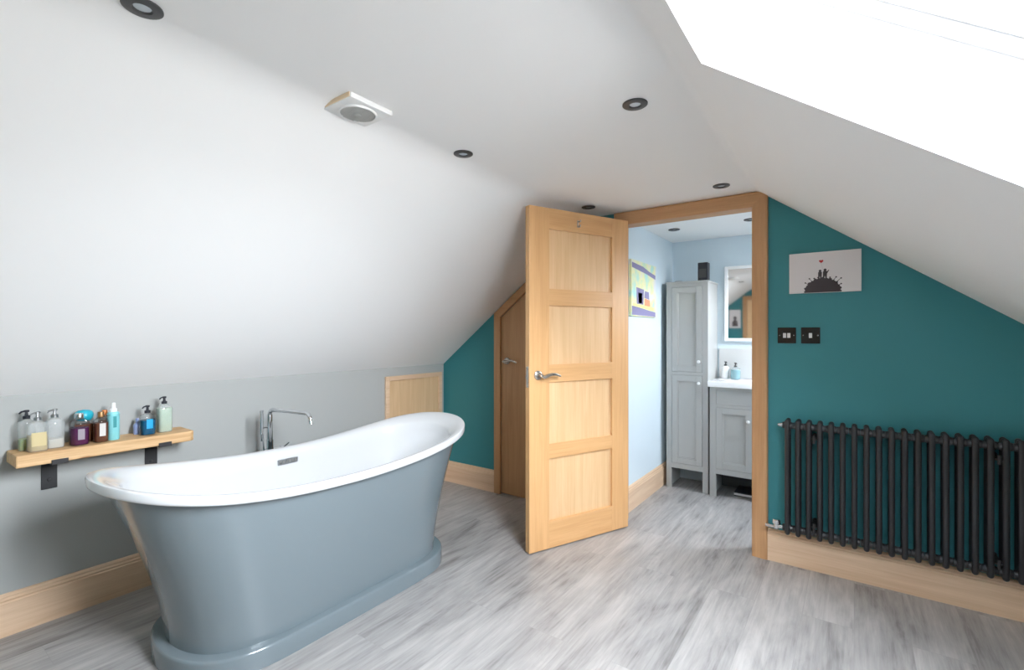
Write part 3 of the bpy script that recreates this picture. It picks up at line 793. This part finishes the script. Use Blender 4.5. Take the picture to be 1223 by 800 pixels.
r = root('basin_cabinet', (-.915, CBF - .02, 0), 'pale grey basin cabinet with panelled door under a white basin top', 'cabinet')
vw = .60; vd = BATH_B - CBF + .018; vh = .846
mb = MB()
mb.box(0, .02, .019, vd, 0, vh, .001); mb.box(vw - .02, vw, .019, vd, 0, vh, .001); mb.box(.02, vw - .02, .019, vd, .18, .2); mb.box(.02, vw - .02, vd - .01, vd, .18, vh)
mb.box(0, .046, 0, .019, 0, vh, .001); mb.box(vw - .046, vw, 0, .019, 0, vh, .001)
mb.box(.046, vw - .046, 0, .019, .175, .215); mb.box(.046, vw - .046, 0, .019, .690, .712); mb.box(.046, vw - .046, 0, .019, vh - .022, vh)
mb.build('carcass', M['cab_grey'], r)
MB().box(.021, vw - .021, vd - .022, vd - .011, .002, .18).build('shade_panel', M['under_shade'], r)  # dark panel added so the shade under the cabinet sits in its colour
MB().box(.047, vw - .047, .002, .018, .713, vh - .023, .002).build('drawer_front', M['cab_grey'], r)
for (a, b, kx) in ((.047, vw / 2 - .001, vw / 2 - .026), (vw / 2 + .001, vw - .047, vw / 2 + .026)):
    o = framed_door(MB(), a, b, .217, .688, .018, s=.045).build('door', M['cab_grey'], r)
    knob(kx, 0, .60).build('knob', M['white_plastic'], o, smooth=40)
# ceramic basin top: slab with a sunk bowl
mb = MB()
sx0, sx1, sy0, sy1, z0, z1 = -.012, vw + .012, -.018, vd, vh + .0005, vh + .046
def rect(x0, x1, y0, y1, z, n=12):
    return [(x0 + (x1 - x0) * i / n, y0, z) for i in range(n)] + [(x1, y0 + (y1 - y0) * i / n, z) for i in range(n)] + [(x1 - (x1 - x0) * i / n, y1, z) for i in range(n)] + [(x0, y1 - (y1 - y0) * i / n, z) for i in range(n)]
def bowl(k, z, n=48):
    cxx, cyy = (sx0 + sx1) / 2, (sy0 + sy1) / 2 - .03; out = []
    for i in range(n):
        t = -3 * PI / 4 + 2 * PI * i / n; c, s = math.cos(t), math.sin(t)
        out.append((cxx + .21 * k * math.copysign(abs(c) ** .6, c), cyy + .115 * k * math.copysign(abs(s) ** .6, s), z))
    return out
mb.loops([rect(sx0, sx1, sy0, sy1, z0), rect(sx0, sx1, sy0, sy1, z1 - .006), rect(sx0 + .004, sx1 - .004, sy0 + .004, sy1, z1), bowl(1.03, z1), bowl(.98, z1 - .006), bowl(.9, z1 - .03), bowl(.6, z1 - .042), bowl(.1, z1 - .0445)], cap0=True, cap1=True)
mb.build('basin_top', M['ceramic'], r, smooth=40)
o = MB().box(-.935 + .02, .2, BATH_B - .012, BATH_B - .0005, .893, 1.135, .001).build('splashback', M['splash'])
tag(o, 'white marbled splashback strip on the wall above the basin', 'splashback')

o = r = root('speaker_box', (-1.030, 4.02, chh + .0145), 'small black box standing on top of the tall grey cabinet', 'box')
MB().box(.0, .076, 0, .075, 0, .152, .004).build('case', M['black_plastic'], r)
mb = MB(); mb.box(.010, .066, -.0012, .0002, .030, .100, .0003); mb.build('front_grille', M['bezel'], r)
o = MB(); o.lathe([(.030, 0), (.034, .004), (.030, .016), (.012, .020), (.0005, .021)], (-1.19, 4.05, chh + .0145), 'z', 20)
tag(o.build('round_tin', M['grey_metal'], smooth=40), 'low round grey tin lying on the tall cabinet', 'tin')

r = root('wall_mirror', (-.872, BATH_B, 1.195), 'white framed mirror above the basin', 'mirror')
mw, mh = .50, .615
mb = MB()
for a, b, c, d in ((0, .026, 0, mh), (mw - .026, mw, 0, mh), (.026, mw - .026, 0, .026), (.026, mw - .026, mh - .026, mh)): mb.box(a, b, -.028, -.001, c, d, .003)
mb.build('frame', M['white_gloss'], r)
MB().box(.024, mw - .024, -.018, -.004, .024, mh - .024).build('glass', M['mirror'], r)

BT = vh + .0465
bottle('hand_soap_bottle', -.853, 4.185, 'white soap pump bottle on the basin top beside the cabinet', 'bottle', .058, .105, None, 0, None, group='soap bottles on the basin', body=M['white_plastic'], z=BT, e=2.4, capmat=M['bezel'])
bottle('hand_soap_bottle', -.775, 4.165, 'clear pump bottle of aqua blue soap on the basin top', 'bottle', .074, .098, M['liq_aqua'], .85, None, group='soap bottles on the basin', z=BT, e=2.4, capmat=M['bezel'])
r = root('flat_case', (-.76, 4.02, 0), 'dark flat case with a pale front edge on the floor under the basin cabinet', 'case')
MB().box(0, .26, 0, .2, .0, .030, .004).build('case', M['black_plastic'], r)
mb = MB(); mb.box(.002, .258, -.003, .0, .008, .024, .001); mb.build('front_edge', M['label_pale'], r)

# painted canvas on the bathroom wall
r = root('painted_canvas', (BATH_L, 3.25, 1.385), 'colourful abstract canvas on the pale blue bathroom wall', 'picture')
PW, PH = .515, .405
MB().box(.0005, .020, 0, PW, 0, PH, .001).build('canvas', M['paint'], r)
def blot(pts, mat, nm):
    m = MB(); m.prism([(u * PW, v * PH) for u, v in pts], 'x', .0201, .0208); return m.build(nm, mat, r)
blot([(.02, .86), (.3, .83), (.6, .80), (.97, .74), (.97, .82), (.7, .86), (.45, .92), (.02, .95)], M['violet'], 'painted_beam')
blot([(.02, .02), (.97, .01), (.97, .10), (.6, .13), (.3, .16), (.02, .18)], M['violet'], 'painted_ground')
blot([(.2, .22), (.46, .22), (.48, .50), (.18, .52)], M['violet'], 'painted_house')
blot([(.26, .24), (.40, .24), (.41, .42), (.26, .43)], M['lilac'], 'painted_window')
blot([(.5, .2), (.74, .2), (.72, .32), (.52, .34)], M['coral'], 'painted_roof')
blot([(.5, .35), (.70, .33), (.68, .47), (.52, .48)], M['violet'], 'painted_shade')
blot([(.05, .18), (.9, .12), (.9, .19), (.4, .215), (.05, .23)], M['lemon'], 'painted_field')

# print on the near wall (seen in the mirror)
r = root('framed_print', (-1.86, NEAR, 1.36), 'white print with a dark figure on the near teal wall, seen in the mirror', 'picture')
MB().box(0, .19, .0005, .018, 0, .33, .001).build('canvas', M['canvas'], r)
mb = MB(); mb.prism([(.05, .03), (.15, .03), (.14, .12), (.115, .15), (.085, .15), (.055, .11)], 'y', .0181, .0187); mb.prism(disc_poly(.10, .18, .028, .034, 0, 2 * PI - .3, 14), 'y', .0181, .0187)
mb.build('printed_figure', M['ink'], r)

# ------------------------------------------------------------------ daylight
w = bpy.data.worlds.new('daylight'); SC.world = w; w.use_nodes = True
bg = w.node_tree.nodes['Background']
wt = w.node_tree
tc = wt.nodes.new('ShaderNodeTexCoord'); sx = wt.nodes.new('ShaderNodeSeparateXYZ'); wt.links.new(tc.outputs['Generated'], sx.inputs[0])
mr = wt.nodes.new('ShaderNodeMapRange'); mr.inputs['From Min'].default_value = -1; mr.inputs['From Max'].default_value = 1
wt.links.new(sx.outputs['Z'], mr.inputs['Value'])
cr = wt.nodes.new('ShaderNodeValToRGB'); e = cr.color_ramp.elements     # bright hazy sky, brightest low down; paler ground and roofs below
e[0].position = 0; e[0].color = (.62, .60, .58, 1); e[1].position = 1; e[1].color = (.56, .60, .66, 1)
for p, c in ((.40, (.74, .73, .71, 1)), (.50, (.86, .87, .87, 1)), (.54, (.96, .98, 1.0, 1)), (.62, (.88, .91, .95, 1)), (.75, (.70, .74, .79, 1))):
    k = e.new(p); k.color = c
wt.links.new(mr.outputs[0], cr.inputs['Fac']); wt.links.new(cr.outputs[0], bg.inputs['Color'])
bg.inputs['Strength'].default_value = 92.0
for i, (ua, ub, ya, yb) in enumerate(WIN):
    ld = bpy.data.lights.new('skylight_portal', 'AREA'); ld.shape = 'RECTANGLE'
    ld.size = ub - ua; ld.size_y = yb - ya
    ld.cycles.is_portal = True
    lo = bpy.data.objects.new('skylight_portal', ld); COL.objects.link(lo)
    m = SM @ Matrix.Translation(((ua + ub) / 2, (ya + yb) / 2, .30))
    lo.matrix_world = m

# ------------------------------------------------------------------ camera
cam = bpy.data.cameras.new('camera'); co = bpy.data.objects.new('camera', cam); COL.objects.link(co)
cam.sensor_fit = 'HORIZONTAL'; cam.sensor_width = 36.0; cam.lens = 570.63 * 36 / 1223
cam.shift_y = -1.65 / 1223; cam.clip_start = .02
co.location = (0, 0, H); co.rotation_euler = (PI / 2, 0, .6215)
SC.camera = co

SC.view_settings.view_transform = 'Standard'; SC.view_settings.look = 'None'
SC.view_settings.gamma = 1; SC.view_settings.use_curve_mapping = False
SC.view_settings.exposure = 0.0
SC.cycles.use_denoising = True
SC.cycles.max_bounces = 14; SC.cycles.diffuse_bounces = 8; SC.cycles.transparent_max_bounces = 16
SC.cycles.caustics_reflective = False; SC.cycles.caustics_refractive = False
